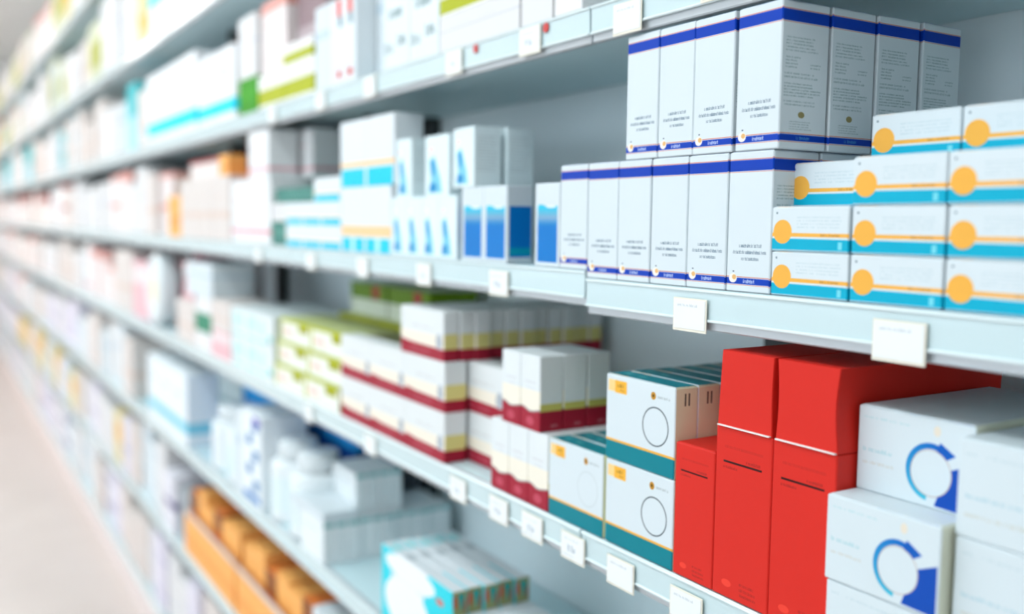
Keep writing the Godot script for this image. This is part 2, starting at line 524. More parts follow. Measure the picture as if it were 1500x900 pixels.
	# --- thin pale carton, side lettering only
	s = Sheet.new(128, rgb8(234, 240, 242), 21)
	s.line(0, 0.1, 0.2, 0.7, 0.08, rgb8(180, 196, 200))
	s.rect(1, 0, 0, 1, 0.10, rgb8(140, 190, 190))
	s.lines(1, 0.15, 0.2, 0.6, 0.03, 8, rgb8(196, 210, 213), 2.6)
	sheet_mat("pale_thin", s, 0.45)
	# --- carton with a chequer of blue marks
	s = Sheet.new(128, rgb8(236, 242, 246), 22)
	for k in 5:
		s.rect(0, 0.30 if k % 2 else 0.58, 0.08 + k * 0.16, 0.55 if k % 2 else 0.86, 0.19 + k * 0.16, rgb8(36, 120, 176))
	s.rect(0, 0.1, 0.88, 0.9, 0.96, rgb8(36, 120, 190))
	s.oval(0, 0.75, 0.08, 0.2, 0.05, rgb8(100, 90, 180))
	sheet_mat("chequer_print", s, 0.45)
	# --- cartons further down the aisle: base colour, band colour, band place
	var g := {
		"plain_white": [rgb8(226, 224, 224), rgb8(214, 214, 220), 0.4, 0.46],
		"warm_white": [rgb8(224, 214, 209), rgb8(222, 202, 192), 0.55, 0.66],
		"cool_white": [rgb8(218, 226, 230), rgb8(196, 212, 222), 0.3, 0.4],
		"pink_text": [rgb8(240, 240, 241), rgb8(232, 176, 184), 0.78, 0.86],
		"pink": [rgb8(238, 190, 196), rgb8(240, 226, 226), 0.1, 0.4],
		"rose_band": [rgb8(238, 226, 224), rgb8(226, 160, 150), 0.0, 0.16],
		"red_top": [rgb8(236, 226, 222), rgb8(170, 60, 50), 0.0, 0.18],
		"lilac": [rgb8(226, 220, 232), rgb8(196, 190, 214), 0.5, 0.62],
		"aqua": [rgb8(170, 220, 230), rgb8(70, 190, 196), 0.0, 0.5],
		"cyan_low": [rgb8(240, 240, 242), rgb8(0, 214, 238), 0.72, 0.90],
		"cyan_high": [rgb8(236, 240, 242), rgb8(40, 220, 232), 0.18, 0.42],
		"yellow": [rgb8(222, 206, 150), rgb8(234, 186, 80), 0.2, 0.6],
		"olive_far": [rgb8(206, 208, 180), rgb8(170, 172, 70), 0.3, 0.75],
		"orange": [rgb8(252, 180, 100), rgb8(250, 164, 84), 0.5, 0.75],
		"dark_orange": [rgb8(236, 130, 60), rgb8(150, 90, 50), 0.0, 0.30],
		"brown": [rgb8(120, 76, 60), rgb8(226, 110, 60), 0.75, 1.0],
		"deep_blue": [rgb8(10, 72, 150), rgb8(30, 150, 220), 0.0, 0.4],
		"sky_blue": [rgb8(30, 160, 222), rgb8(20, 110, 190), 0.4, 0.9],
		"cyan_text": [rgb8(236, 242, 246), rgb8(120, 206, 228), 0.68, 0.82],
		"dark_green": [rgb8(70, 130, 120), rgb8(90, 150, 138), 0.3, 0.6],
		"green": [rgb8(52, 150, 8), rgb8(60, 160, 20), 0.3, 0.6],
		"green_mark": [rgb8(236, 234, 234), rgb8(60, 140, 110), 0.30, 0.66],
		"olive_band": [rgb8(240, 238, 236), rgb8(176, 182, 26), 0.45, 0.92],
		"olive_top": [rgb8(228, 234, 236), rgb8(204, 212, 100), 0.02, 0.24],
		"maroon": [rgb8(120, 30, 56), rgb8(130, 40, 66), 0.4, 0.6],
		"mauve": [rgb8(184, 166, 170), rgb8(150, 126, 130), 0.0, 0.7],
		"red_dots": [rgb8(228, 233, 236), rgb8(228, 233, 236), 0.5, 0.51],
		"grey_text": [rgb8(226, 234, 236), rgb8(226, 234, 236), 0.5, 0.51],
		"lavender_text": [rgb8(232, 230, 238), rgb8(120, 110, 150), 0.45, 0.58],
		"grey": [rgb8(170, 176, 180), rgb8(150, 158, 164), 0.3, 0.7],
	}
	var n := 30
	for k in g:
		n += 1
		var a: Array = g[k]
		s = Sheet.new(128, a[0], n)
		s.all(a[2], a[3], a[1])
		if k == "red_dots":
			s.oval(0, 0.36, 0.88, 0.10, 0.05, rgb8(206, 60, 56))
			s.oval(0, 0.78, 0.88, 0.10, 0.05, rgb8(206, 60, 56))
			s.rect(0, 0.28, 0.02, 0.46, 0.22, rgb8(220, 70, 60))
			s.rect(0, 0.70, 0.02, 0.88, 0.22, rgb8(220, 70, 60))
			s.rect(0, 0.34, 0.22, 0.5, 0.34, rgb8(120, 150, 160))
			s.rect(0, 0.74, 0.22, 0.9, 0.34, rgb8(120, 150, 160))
		elif k == "grey_text":
			s.line(0, 0.15, 0.22, 0.6, 0.14, rgb8(90, 124, 130))
			s.line(0, 0.05, 0.66, 0.35, 0.14, rgb8(90, 124, 130))
			s.line(0, 0.5, 0.60, 0.45, 0.14, rgb8(80, 114, 120))
		elif k in ["orange", "dark_orange", "brown", "green", "maroon"]:
			pass
		else:
			s.line(0, 0.15, 0.28, 0.6, 0.07, a[1])
		sheet_mat(k, s, 0.5)

# ------------------------------------------------------------------ things
# A carton whose front lower left corner stands at (x, y, z).
func carton(called: String, mat: String, x: float, y: float, z: float, size: Vector3, label: String, group := "", turn := 0.0, flap := false) -> Node3D:
	var at := Vector3(x + size.x * 0.5, y + 0.0004, z - size.z * 0.5)   # a hair of air under each carton
	if not flap:
		var o := part(called, carton_mesh(size.x, size.y, size.z), mats[mat], self, at)
		o.rotation_degrees.y = turn
		tag(o, label, "box", group)
		return o
	var t := thing(called, at, turn)
	tag(t, label, "box", group)
	part("carton_body", carton_mesh(size.x, size.y - 0.0008, size.z), mats[mat], t)
	part("tuck_flap", carton_mesh(size.x - 0.004, 0.0012, size.z - 0.004, 0.0003), mats[mat], t, Vector3(0, size.y - 0.0012, 0))
	return t

var NTH := ["first", "second", "third", "fourth", "fifth", "sixth", "seventh", "eighth", "ninth", "tenth", "eleventh", "twelfth", "thirteenth"]

func price_tag(x: float, y: float, w: float, label: String, v: int) -> void:
	var t := thing("price_tag", Vector3(x, y, 0.0042))
	tag(t, label, "price tag", "price tags on the shelf edges")
	part("tag_holder", bar(w, 0.036, 0.0012, 0.0003), mats["tag_holder"], t, Vector3(0, 0.018, 0.0006))
	part("price_card", carton_mesh(w - 0.004, 0.031, 0.0008, 0.0002), mats["price_card_%d" % v], t, Vector3(0, 0.003, 0.0014))

func bottle(x: float, y: float, z: float, r: float, h: float, label: String, band: Color) -> void:
	var t := thing("plastic_bottle", Vector3(x, y + 0.0004, z))
	tag(t, label, "bottle", "white plastic bottles on the low shelf")
	part("bottle_body", lathe([Vector2(0, 0), Vector2(r * 0.9, 0), Vector2(r, 0.006), Vector2(r, h * 0.70), Vector2(r * 0.93, h * 0.75), Vector2(r * 0.62, h * 0.79), Vector2(r * 0.62, h * 0.82), Vector2(0, h * 0.82)]), mats["bottle"], t)
	var c := part("bottle_cap", lathe([Vector2(0, 0), Vector2(r * 0.72, 0), Vector2(r * 0.72, h * 0.17), Vector2(r * 0.66, h * 0.19), Vector2(0, h * 0.19)]), mats["cap"], t, Vector3(0, h * 0.81, 0))
	c.set_meta("label", "white screw cap")
	part("bottle_label", lathe([Vector2(r * 1.004, h * 0.14), Vector2(r * 1.004, h * 0.58)]), flat_mat("bottle_label_%d" % int(x * -1000), band, 0.45), t)

func shelf_levels(bay: int) -> Array:
	return [0.17, 0.52, 0.87, 1.2135, 1.533 if bay == 0 else 1.542, 1.862, 2.225, 2.645]

func shelving_bay(k: int) -> void:
	var x1 := BAY_END - BAY * k
	var x0 := x1 - BAY
	var mx := (x0 + x1) * 0.5
	var L := BAY - 0.003
	var names := ["pale metal shelving bay nearest the camera, holding the red cartons", "pale metal shelving bay holding the maroon-footed and cyan-footed cartons",
		"pale metal shelving bay holding the white bottles and orange trays", "blurred shelving bay just beyond the orange trays"]
	var t := thing("shelving_bay", Vector3(mx, 0, 0))
	tag(t, names[k] if k < 4 else "blurred pale shelving bay far down the aisle", "shelving", "shelving bays along the aisle wall")
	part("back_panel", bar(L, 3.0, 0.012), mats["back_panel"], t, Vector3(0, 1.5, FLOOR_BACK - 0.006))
	part("upright", bar(0.05, 3.0, 0.03, 0.002), mats["upright"], t, Vector3(-BAY * 0.5 + 0.026, 1.5, FLOOR_BACK + 0.016))
	part("base_plinth", bar(L, 0.125, 0.33, 0.002), mats["plinth"], t, Vector3(0, 0.0625, -0.17))
	for y in shelf_levels(k):
		var depth := -FLOOR_BACK - 0.012
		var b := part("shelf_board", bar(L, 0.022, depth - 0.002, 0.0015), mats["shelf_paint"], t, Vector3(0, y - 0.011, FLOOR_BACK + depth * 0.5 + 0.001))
		part("shelf_lip", bar(L, 0.044, 0.010, 0.0015), mats["lip_metal"], b, Vector3(0, -0.011, depth * 0.5 + 0.005))
		part("price_channel", bar(L, 0.034, 0.003, 0.0008), mats["channel"], b, Vector3(0, -0.006, depth * 0.5 + 0.0115))
		part("channel_bead", bar(L, 0.003, 0.004, 0.001), mats["bead"], b, Vector3(0, 0.0085, depth * 0.5 + 0.013))
		part("channel_bead", bar(L, 0.003, 0.004, 0.001), mats["bead"], b, Vector3(0, -0.0222, depth * 0.5 + 0.013))
		if y > 0.3:
			part("shelf_bracket", bar(0.006, 0.05, 0.16, 0.001), mats["upright"], b, Vector3(-BAY * 0.5 + 0.01, -0.036, -depth * 0.5 + 0.095))

func near_cartons() -> void:
	var B0 := 1.533
	var B1 := 1.542
	var C := 1.2135
	# tall navy-banded cartons: six below, four above and three more behind the right-hand one
	var nv := Vector3(0.0588, 0.1402, 0.064)
	for i in 6:
		carton("tall_carton", "navy_band", -1.0175 + i * 0.0602, B1 if i == 0 else B0, 0.0, nv - Vector3(0, 0.0 if i else 0.009, 0),
			"tall white carton with navy bands, %s from left in the lower row" % NTH[i], "tall navy-banded cartons", [0.0, 0.6, -0.5, 0.4, 0.0, 0.3][i], true)
	var up := [-0.886, -0.829, -0.7725, -0.710]
	for i in 4:
		carton("tall_carton", "navy_band", up[i], B0 + 0.1406, 0.0, nv - Vector3(0.002 if i < 2 else 0.0, 0.0, 0),
			"tall white carton with navy bands, %s from left in the upper row" % NTH[i], "tall navy-banded cartons", [-1.0, -0.6, -0.8, -1.2][i], true)
	for i in 3:
		carton("tall_carton", "navy_band", -0.708 + 0.003 * i, B0 + 0.1406, -0.0665 * (i + 1), nv,
			"tall white carton with navy bands, %s behind the upper row's right-hand one" % NTH[i], "tall navy-banded cartons", [-0.4, -1.2, 0.3][i], true)
	carton("tall_carton", "navy_band", -0.7155, B0, -0.066, nv, "tall white carton with navy bands, behind the lower row's right-hand one", "tall navy-banded cartons", 0.0, true)
	for i in 2:
		carton("tall_carton", "navy_band", -0.7155, B0, -0.066 * (i + 2), nv, "tall white carton with navy bands, %s one back in the lower right column" % NTH[i + 2], "tall navy-banded cartons", 0.0, true)
	# flat cartons with amber discs
	var yw := Vector3(0.0905, 0.0425, 0.09)
	var rows := [[[-0.656, 0], [-0.5635, 0], [-0.4705, 0]], [[-0.657, 0], [-0.5635, 0], [-0.4705, 0]], [[-0.664, -0.03], [-0.5645, 0], [-0.4725, 0]], [[-0.594, -0.06], [-0.502, -0.06]]]
	var rn := ["bottom", "second", "third", "top"]
	for r in rows.size():
		for c in rows[r].size():
			var q: Array = rows[r][c]
			carton("flat_carton", "amber_disc", q[0], B0 + r * 0.0427, q[1], yw,
				"flat white carton with amber disc and turquoise foot, %s from left in %s row" % [NTH[c], rn[r]], "flat amber-disc cartons", [0.0, 0.3, -0.3][c], true)
	# teal-footed cartons with a ring
	var tl := Vector3(0.1245, 0.1035, 0.033)
	for i in 6:
		carton("ring_carton", "teal_ring_0", -0.9125, C + 0.1037, -0.0337 * i, tl, "white carton with teal foot and dark ring, on top, %s from front" % NTH[i], "teal-footed ring cartons", [0, -0.4, 0.4, -0.6, 0.5, 0.0][i], true)
		carton("ring_carton", "teal_ring_0", -0.9105, C, -0.0337 * i, tl - Vector3(0.001, 0, 0), "white carton with teal foot and dark ring, below the top one, %s from front" % NTH[i], "teal-footed ring cartons", 0.0, true)
		carton("ring_carton", "teal_ring_1", -1.0345, C, -0.0337 * i, tl - Vector3(0.006, 0, 0), "white carton with teal foot and pale ring, beside maroon cartons, %s from front" % NTH[i], "teal-footed ring cartons", [0, 0.3, -0.4, 0.3, 0, 0][i], true)
	# red cartons
	carton("red_carton", "red_rule", -0.7855, C, 0.0, Vector3(0.0615, 0.149, 0.13), "shorter tall red carton with black rule, beside the ring cartons", "red cartons", 0.0, true)
	carton("red_carton", "red_rule", -0.7232, C, 0.0, Vector3(0.0775, 0.1795, 0.13), "tall red carton with black rule, the middle of three", "red cartons", 0.0, true)
	carton("red_carton", "red_rule", -0.6450, C, 0.0, Vector3(0.0765, 0.1795, 0.13), "tall red carton with black rule, beside the white arc cartons", "red cartons", 0.0, true)
	for i in 2:
		var w := 0.0745
		var h := 0.0785
		var o := PackedVector2Array()
		for k in 13:                    # the cardboard bulges a little at its foot and top and is drawn in between
			var t := k / 12.0
			o.append(Vector2(w * 0.5 - 0.0034 * sin(PI * t) * (1.0 if i == 1 else 0.35), h * t))
		for k in 13:
			var t := 1.0 - k / 12.0
			o.append(Vector2(-w * 0.5 + 0.0022 * sin(PI * t) * (1.0 if i == 1 else 0.4) + (0.004 * t * t if i == 0 else 0.0), h * t))
		var r := thing("bulging_carton", Vector3([-0.6845, -0.6055][i], C + 0.1803, 0))
		tag(r, ["plain red carton with bowed sides, left one of the upper pair", "plain red carton with bowed sides, right one of the upper pair"][i], "box", "red cartons")
		part("carton_body", slab(o, -0.255, -0.0008), mats["red_plain"], r)
		part("front_panel", slab(Transform2D(0, Vector2(0.985, 0.985), 0, Vector2(0, 0.0006)) * o, -0.0009, 0.0), mats["red_plain"], r)
		var e := part("cardboard_edge", bar(w * 0.96, 0.0014, 0.004, 0.0003), mats["white_edge"], r, Vector3(0, 0.0002, 0.0008))
		e.set_meta("label", "torn white cardboard edge")
	# white cartons with the blue arc
	var wa := Vector3(0.114, 0.0780, 0.20)
	carton("arc_carton", "faint_text", -0.5650, C, 0.012, Vector3(0.113, 0.0690, 0.2), "white carton with faint lettering, lowest of the left stack", "white arc cartons", 0.0, true)
	carton("arc_carton", "blue_arc", -0.5670, C + 0.0692, 0.013, wa, "white carton with blue arc and blue corner, middle of the left stack", "white arc cartons", 0.0, true)
	carton("arc_carton", "blue_arc", -0.5660, C + 0.1474, -0.024, wa, "white carton with blue arc, topmost of the left stack", "white arc cartons", 0.0, true)
	for i in 3:
		carton("arc_carton", "faint_text", -0.4505 + [0.0, 0.001, 0.0][i], C + [0.0, 0.0602, 0.1404][i], 0.0, Vector3(0.12, [0.06, 0.08, 0.08][i], 0.2),
			"plain white carton with faint lettering, %s of the right stack" % ["lowest", "middle", "topmost"][i], "white arc cartons", 0.0, true)

func middle_cartons() -> void:
	var B := 1.542
	var C := 1.2135
	var D := 0.87
	# --- shelf with the navy cartons, further left
	carton("blue_print_carton", "blue_print", -1.077, B, 0.0, Vector3(0.058, 0.110, 0.042), "small white carton printed blue, between navy carton and blue pair", "blue-printed cartons")
	for i in 2:
		carton("blue_print_carton", "blue_print", -1.2805 + i * 0.066, B, 0.0, Vector3(0.0655, 0.110, 0.043), "small white carton printed blue, %s one of the pair" % ["left", "right"][i], "blue-printed cartons")
	for i in 4:
		carton("figure_carton", "blue_figure", -1.536 + i * 0.0598, B, 0.0, Vector3(0.059, 0.0985, 0.05), "pale carton with blue figure, %s from left in the lower row" % NTH[i], "blue-figure cartons")
	carton("figure_carton", "blue_figure", -1.516, B + 0.0985, 0.0, Vector3(0.06, 0.098, 0.05), "pale carton with blue figure, beside the stacked cyan-footed cartons", "blue-figure cartons")
	carton("figure_carton", "blue_figure", -1.404, B + 0.0985, 0.0, Vector3(0.078, 0.096, 0.045), "pale carton with blue figure, second from right in the upper row", "blue-figure cartons", 1.5)
	carton("figure_carton", "blue_figure", -1.312, B + 0.1102, 0.0, Vector3(0.072, 0.089, 0.046), "pale carton with blue figure, rightmost of the upper row", "blue-figure cartons", -3.0)
	carton("figure_carton", "blue_figure", -1.305, B + 0.1102, -0.052, Vector3(0.072, 0.089, 0.046), "pale carton behind the rightmost blue-figure carton", "blue-figure cartons", -2.0)
	for i in 2:
		carton("cyan_foot_carton", "cyan_foot_1", -1.770 + i * 0.116, B, 0.0, Vector3(0.115, 0.121, 0.056), "white carton with cyan foot, lower row, %s one" % ["left", "right"][i], "cyan-footed cartons")
		carton("cyan_foot_carton", "cyan_foot_0", -1.774 + i * 0.125, B + 0.1212, 0.0, Vector3(0.124, 0.124, 0.056), "white carton with cyan foot, upper row, %s one" % ["left", "right"][i], "cyan-footed cartons")
	for r in 3:
		for i in [3, 3, 1][r]:
			carton("thin_carton", "cyan_foot_0", [-2.105, -2.105, -1.925][r] + i * 0.111, B + r * 0.0482, 0.0, Vector3(0.110 if r < 2 else 0.15, 0.048, 0.09),
				"thin white carton with cyan line, %s from left in %s row" % [NTH[i], ["bottom", "middle", "top"][r]], "thin cyan-lined cartons")
	carton("teal_carton", "dark_green", -2.212, B, -0.002, Vector3(0.104, 0.054, 0.1), "small grey-green carton left of the thin cyan-lined cartons", "grey-green cartons")
	carton("teal_carton", "plain_white", -2.212, B + 0.0542, -0.002, Vector3(0.104, 0.042, 0.1), "small white carton on the lower grey-green carton", "")
	carton("teal_carton", "dark_green", -2.225, B + 0.0966, -0.015, Vector3(0.27, 0.033, 0.1), "flat grey-green carton lying on the thin cartons", "grey-green cartons")
	# pink lettered white cartons and what stands beyond
	for i in 2:
		carton("pink_lettered_carton", "pink_text", -2.386 + i * 0.075 - 0.0, B + 0.158, -0.06 - 0.08 * i + 0.06, Vector3(0.16, 0.112, 0.07), "large white carton with pink lettering, upper %s one" % ["front", "rear"][i], "pink-lettered cartons")
	for i in 2:
		carton("pink_lettered_carton", "pink_text", -2.545 + i * 0.164, B, 0.0, Vector3(0.162, 0.157, 0.12), "large white carton with pink lettering, lower %s one" % ["left", "right"][i], "pink-lettered cartons")
	carton("brown_carton", "brown", -2.57, B + 0.158, -0.05, Vector3(0.17, 0.125, 0.10), "brown carton with orange foot behind pink-lettered cartons", "")
	carton("orange_carton", "orange", -2.665, B + 0.1756, 0.0, Vector3(0.09, 0.055, 0.10), "small orange carton in front of the brown carton", "")
	carton("orange_carton", "orange", -3.30, B, 0.0, Vector3(0.17, 0.13, 0.10), "bright orange carton beside the large white packs", "")
	for i in 3:
		carton("white_pack", "warm_white", -3.128 + i * 0.19, B, 0.0, Vector3(0.185, 0.175, 0.15), "large plain white pack, %s to the right of the orange carton" % NTH[i], "large white packs")
	for i in 3:
		carton("red_topped_carton", "red_top", -3.12 + i * 0.12, B + 0.176, -0.03, Vector3(0.115, 0.06, 0.1), "small red-topped carton on the white packs, %s from left" % NTH[i], "red-topped cartons")
	# --- shelf with the ring cartons, further left: maroon footed cartons
	var ms := Vector3(0.0490, 0.1035, 0.038)
	for i in 3:
		carton("maroon_carton", "maroon_slim", -1.186 + i * 0.0500, C, 0.0, ms, "slim white carton with wavy maroon foot, %s from left in the lower row" % NTH[i], "slim maroon-footed cartons")
	for r in 2:
		for i in 3:
			carton("maroon_carton", "maroon_slim", -1.186 + i * 0.05, C, -0.039 * (r + 1), ms, "slim maroon-footed carton in the lower block, %s row back, %s from left" % [NTH[r + 1], NTH[i]], "slim maroon-footed cartons")
	for r in 3:
		for i in 2:
			carton("maroon_carton", "maroon_slim", -1.157 + i * 0.0497, C + 0.1037, -0.0395 * r, ms - Vector3(0.0005, 0, 0), "slim maroon-footed carton in the upper block, %s one of the %s row" % [["left", "right"][i], ["front", "middle", "rear"][r]], "slim maroon-footed cartons", [0.0, -0.8, 0.6][r])
	var mw := Vector3(0.1465, 0.0815, 0.040)
	for r in 2:
		for i in 3:
			carton("wide_maroon_carton", "maroon_wide", -1.775 + i * 0.1475, C + r * 0.0817, 0.0, mw, "wide white carton with maroon foot, %s row, %s from left" % [["bottom", "second"][r], NTH[i]], "wide maroon-footed cartons")
		carton("wide_maroon_carton", "maroon_wide", -1.372, C + r * 0.0817, -0.046, mw, "wide maroon-footed carton set back behind the slim ones, %s row" % ["bottom", "second"][r], "wide maroon-footed cartons")
	for i in 11:
		carton("wide_maroon_carton", "maroon_wide", -1.497 + 0.003 * (i % 3), C + 0.1634, -0.0285 * i, Vector3(0.159, 0.0805, 0.0265), "wide maroon-footed carton in the top row, %s from the front" % NTH[i], "wide maroon-footed cartons", [0.0, 0.5, -0.6, 0.4][i % 4])
	# support for the top row: more cartons behind the front ones
	for r in 2:
		for k in 6:
			carton("wide_maroon_carton", "maroon_wide", -1.52, C + r * 0.0817, -0.088 - 0.0405 * k, mw, "wide maroon-footed carton stacked behind the front ones", "wide maroon-footed cartons behind")
	# olive and green cartons
	for r in 3:
		for i in 2:
			carton("olive_carton", "olive_print", -2.192 + i * 0.204 + 0.006 * r, C + r * 0.0535, -0.005 * r, Vector3(0.2, 0.053, 0.12), "white and olive printed carton, %s row, %s one" % [["bottom", "middle", "top"][r], ["left", "right"][i]], "olive printed cartons")
	for i in 2:
		carton("green_carton", "olive_print", -2.19 + i * 0.22, C, -0.16, Vector3(0.21, 0.165, 0.14), "pale olive carton behind the olive stack, %s one" % ["left", "right"][i], "green-topped cartons")
		carton("green_carton", "green_top", -2.19 + i * 0.22, C + 0.1652, -0.19, Vector3(0.21, 0.075, 0.11), "green-topped carton at the back above olive stack, %s one" % ["left", "right"][i], "green-topped cartons")
	# mint cartons and more
	for r in 2:
		for i in 3:
			carton("mint_carton", "mint_print" if i == 2 else "mint_plain", -2.565 + i * 0.121, C + r * 0.0785, 0.0, Vector3(0.12, 0.078, 0.2), "white and mint carton, %s row, %s from left" % [["bottom", "top"][r], NTH[i]], "mint cartons")
	carton("green_mark_carton", "green_mark", -2.96, C, 0.0, Vector3(0.18, 0.155, 0.15), "white carton with dark green mark beside mint cartons", "")
	carton("pink_carton", "pink", -2.77, C, 0.0, Vector3(0.19, 0.075, 0.12), "low pink carton beside the mint cartons", "")
	carton("white_pack", "warm_white", -2.77, C + 0.0752, 0.0, Vector3(0.19, 0.085, 0.12), "white pack on the low pink carton", "")
	carton("pink_carton", "pink", -3.19, C + 0.13, -0.02, Vector3(0.12, 0.12, 0.12), "pale pink carton on a white pack beside the dark upright", "")
	carton("white_pack", "warm_white", -3.21, C, 0.0, Vector3(0.24, 0.1295, 0.15), "white pack under the pale pink carton", "")
	carton("white_pack", "cool_white", -3.06, C + 0.1562, 0.0, Vector3(0.30, 0.10, 0.12), "wide cool white pack on the green-marked carton", "")
	# a large round pack
	var rp := thing("round_pack", Vector3(-3.60, C + 0.0004, -0.035))
	tag(rp, "large round white pack standing on edge with pale yellow emblem", "pack")
	var tilt := Basis(Vector3.RIGHT, PI / 2)
	for piece in [["pack_body", [Vector2(0, -0.03), Vector2(0.124, -0.03), Vector2(0.13, -0.024), Vector2(0.13, 0.02), Vector2(0.122, 0.028), Vector2(0, 0.028)], "bottle"],
			["raised_rim", [Vector2(0.1, 0.028), Vector2(0.118, 0.028), Vector2(0.116, 0.032), Vector2(0.102, 0.032), Vector2(0.1, 0.028)], "cap"],
			["emblem", [Vector2(0, 0.0282), Vector2(0.05, 0.0282), Vector2(0.049, 0.0295), Vector2(0, 0.0295)], "emblem_yellow"]]:
		var m := part(piece[0], lathe(piece[1], 40), mats[piece[2]], rp, Vector3(0, 0.13, 0))
		m.basis = tilt
	carton("maroon_box", "maroon", -3.50, C, -0.12, Vector3(0.17, 0.285, 0.09), "tall maroon carton standing behind the round pack", "")
	carton("pink_carton", "pink", -4.06, C, -0.02, Vector3(0.29, 0.22, 0.15), "large pink carton left of the round pack", "")
	# --- shelf below: flower packs, pale thin cartons, bottles
	for k in 5:
		carton("flower_pack", "flower_low", -1.578 + 0.003 * (k % 2), D, -0.0295 * k, Vector3(0.345, 0.0985, 0.0285), "white and cyan pack, lower layer, %s from front" % NTH[k], "flower-printed packs")
		carton("flower_pack", "flower_print", -1.578 - 0.003 * (k % 2), D + 0.0988, -0.0295 * k, Vector3(0.275, 0.0415, 0.0285), "flower-printed pack, upper layer, %s from front" % NTH[k], "flower-printed packs")
	for k in 11:
		carton("pale_thin_carton", "pale_thin", -2.02, D, -0.0275 * k, Vector3(0.14 + 0.002 * (k % 3), 0.09, 0.0265), "thin pale grey carton, lower row, %s from front" % NTH[k], "thin pale cartons")
	for k in 4:
		carton("pale_thin_carton", "pale_thin", -2.04, D + 0.0902, -0.082 - 0.0275 * k, Vector3(0.14, 0.092, 0.0265), "thin pale grey carton, upper row, %s from front" % NTH[k], "thin pale cartons")
	carton("white_pack", "cool_white", -2.08, D + 0.0902, 0.0, Vector3(0.2, 0.022, 0.08), "flat white pack lying on the thin pale cartons", "")
	carton("white_pack", "cool_white", -2.55, D, 0.0, Vector3(0.065, 0.225, 0.12), "narrow white pack left of the chequer-marked carton", "")
	carton("chequer_carton", "chequer_print", -2.482, D, 0.0, Vector3(0.172, 0.24, 0.12), "tall white carton with blue chequer marks between the bottles", "")
	bottle(-2.80, D, -0.078, 0.072, 0.185, "white bottle left of the chequer-marked carton, farther one", rgb8(232, 238, 242))
	bottle(-2.632, D, -0.078, 0.072, 0.188, "white bottle left of the chequer-marked carton, nearer one", rgb8(224, 240, 244))
	bottle(-2.235, D, -0.07, 0.066, 0.195, "white bottle right of the chequer-marked carton, first one", rgb8(228, 242, 244))
	bottle(-2.094, D, -0.07, 0.066, 0.195, "white bottle beside the thin pale cartons", rgb8(228, 240, 244))
	carton("blue_carton", "deep_blue", -2.36, D, -0.17, Vector3(0.25, 0.29, 0.12), "tall deep blue carton behind the bottles, right one", "blue cartons behind bottles")
	carton("blue_carton", "deep_blue", -2.62, D, -0.17, Vector3(0.25, 0.29, 0.12), "tall deep blue carton behind the bottles, middle one", "blue cartons behind bottles")
	carton("blue_carton", "sky_blue", -3.06, D, -0.17, Vector3(0.40, 0.285, 0.12), "wide bright blue carton behind the farther bottles", "blue cartons behind bottles")
	for i in 3:
		carton("cyan_lettered_carton", "cyan_text", -3.70 + i * 0.205, D, 0.0, Vector3(0.2, 0.235, 0.10), "tall white carton with cyan lettering, %s from left" % NTH[i], "cyan-lettered cartons")
	# --- orange trays with orange cartons standing in them
	var E := 0.52
	for i in 2:
		var x := -3.15 + i * 0.60
		var t := thing("display_tray", Vector3(x + 0.29, E + 0.0004, -0.10))
		tag(t, "long orange display tray on the low shelf, %s one" % ["farther", "nearer"][i], "tray", "orange display trays")
		part("front_panel", bar(0.58, 0.13, 0.003, 0.0005), mats["orange"], t, Vector3(0, 0.065, 0.0985))
		part("back_wall", bar(0.58, 0.13, 0.003, 0.0005), mats["orange"], t, Vector3(0, 0.065, -0.0985))
		part("end_wall", bar(0.003, 0.13, 0.194, 0.0005), mats["orange"], t, Vector3(-0.2885, 0.065, 0))
		part("end_wall", bar(0.003, 0.13, 0.194, 0.0005), mats["orange"], t, Vector3(0.2885, 0.065, 0))
		part("tray_base", bar(0.572, 0.003, 0.19, 0.0005), mats["tray_edge"], t, Vector3(0, 0.0015, 0))
		part("rim", bar(0.58, 0.012, 0.008, 0.001), mats["tray_edge"], t, Vector3(0, 0.135, 0.0985))
		for k in 6:
			carton("tray_carton", "orange" if (k + i) % 3 else "dark_orange", x + 0.012 + k * 0.093, E + 0.0036, -0.02, Vector3(0.09, [0.2, 0.22, 0.19, 0.21, 0.2, 0.21][k], 0.14),
				"orange carton standing in the %s tray, %s from left" % [["farther", "nearer"][i], NTH[k]], "orange cartons in trays")
	for k in 3:
		carton("white_pack", "cool_white", -1.945 + k * 0.13, E, 0.0, Vector3(0.125, 0.24, 0.15), "tall cool white pack right of the orange trays, %s from left" % NTH[k], "white packs beside the trays")
	carton("lavender_carton", "lavender_text", -3.46, E, 0.0, Vector3(0.15, 0.2, 0.2), "white carton with dark lavender lettering left of the trays", "")
	carton("lavender_carton", "grey", -3.31, E, -0.02, Vector3(0.14, 0.17, 0.2), "grey carton beside the farther orange tray", "")
	# --- upper shelf, only the feet of its cartons show
	var A := 1.862
	carton("green_carton", "green", -2.462, A, 0.0, Vector3(0.15, 0.085, 0.12), "small bright green carton on the upper shelf", "")
	carton("white_pack", "plain_white", -2.462, A + 0.0852, 0.0, Vector3(0.15, 0.15, 0.12), "white pack on the bright green carton", "")
	for i in 2:
		carton("olive_band_carton", "olive_band", -2.30 + i * 0.193, A, 0.0, Vector3(0.19, 0.075, 0.14), "low white carton with olive band, bottom row, %s one" % ["left", "right"][i], "olive-banded cartons")
	carton("olive_band_carton", "olive_band", -2.115, A + 0.0752, 0.0, Vector3(0.19, 0.045, 0.12), "low white carton with olive band, on the bottom row", "olive-banded cartons")
	carton("yellow_carton", "rose_band", -2.30, A + 0.0752, -0.01, Vector3(0.18, 0.17, 0.12), "cream carton with rose band beside the olive-banded cartons", "")
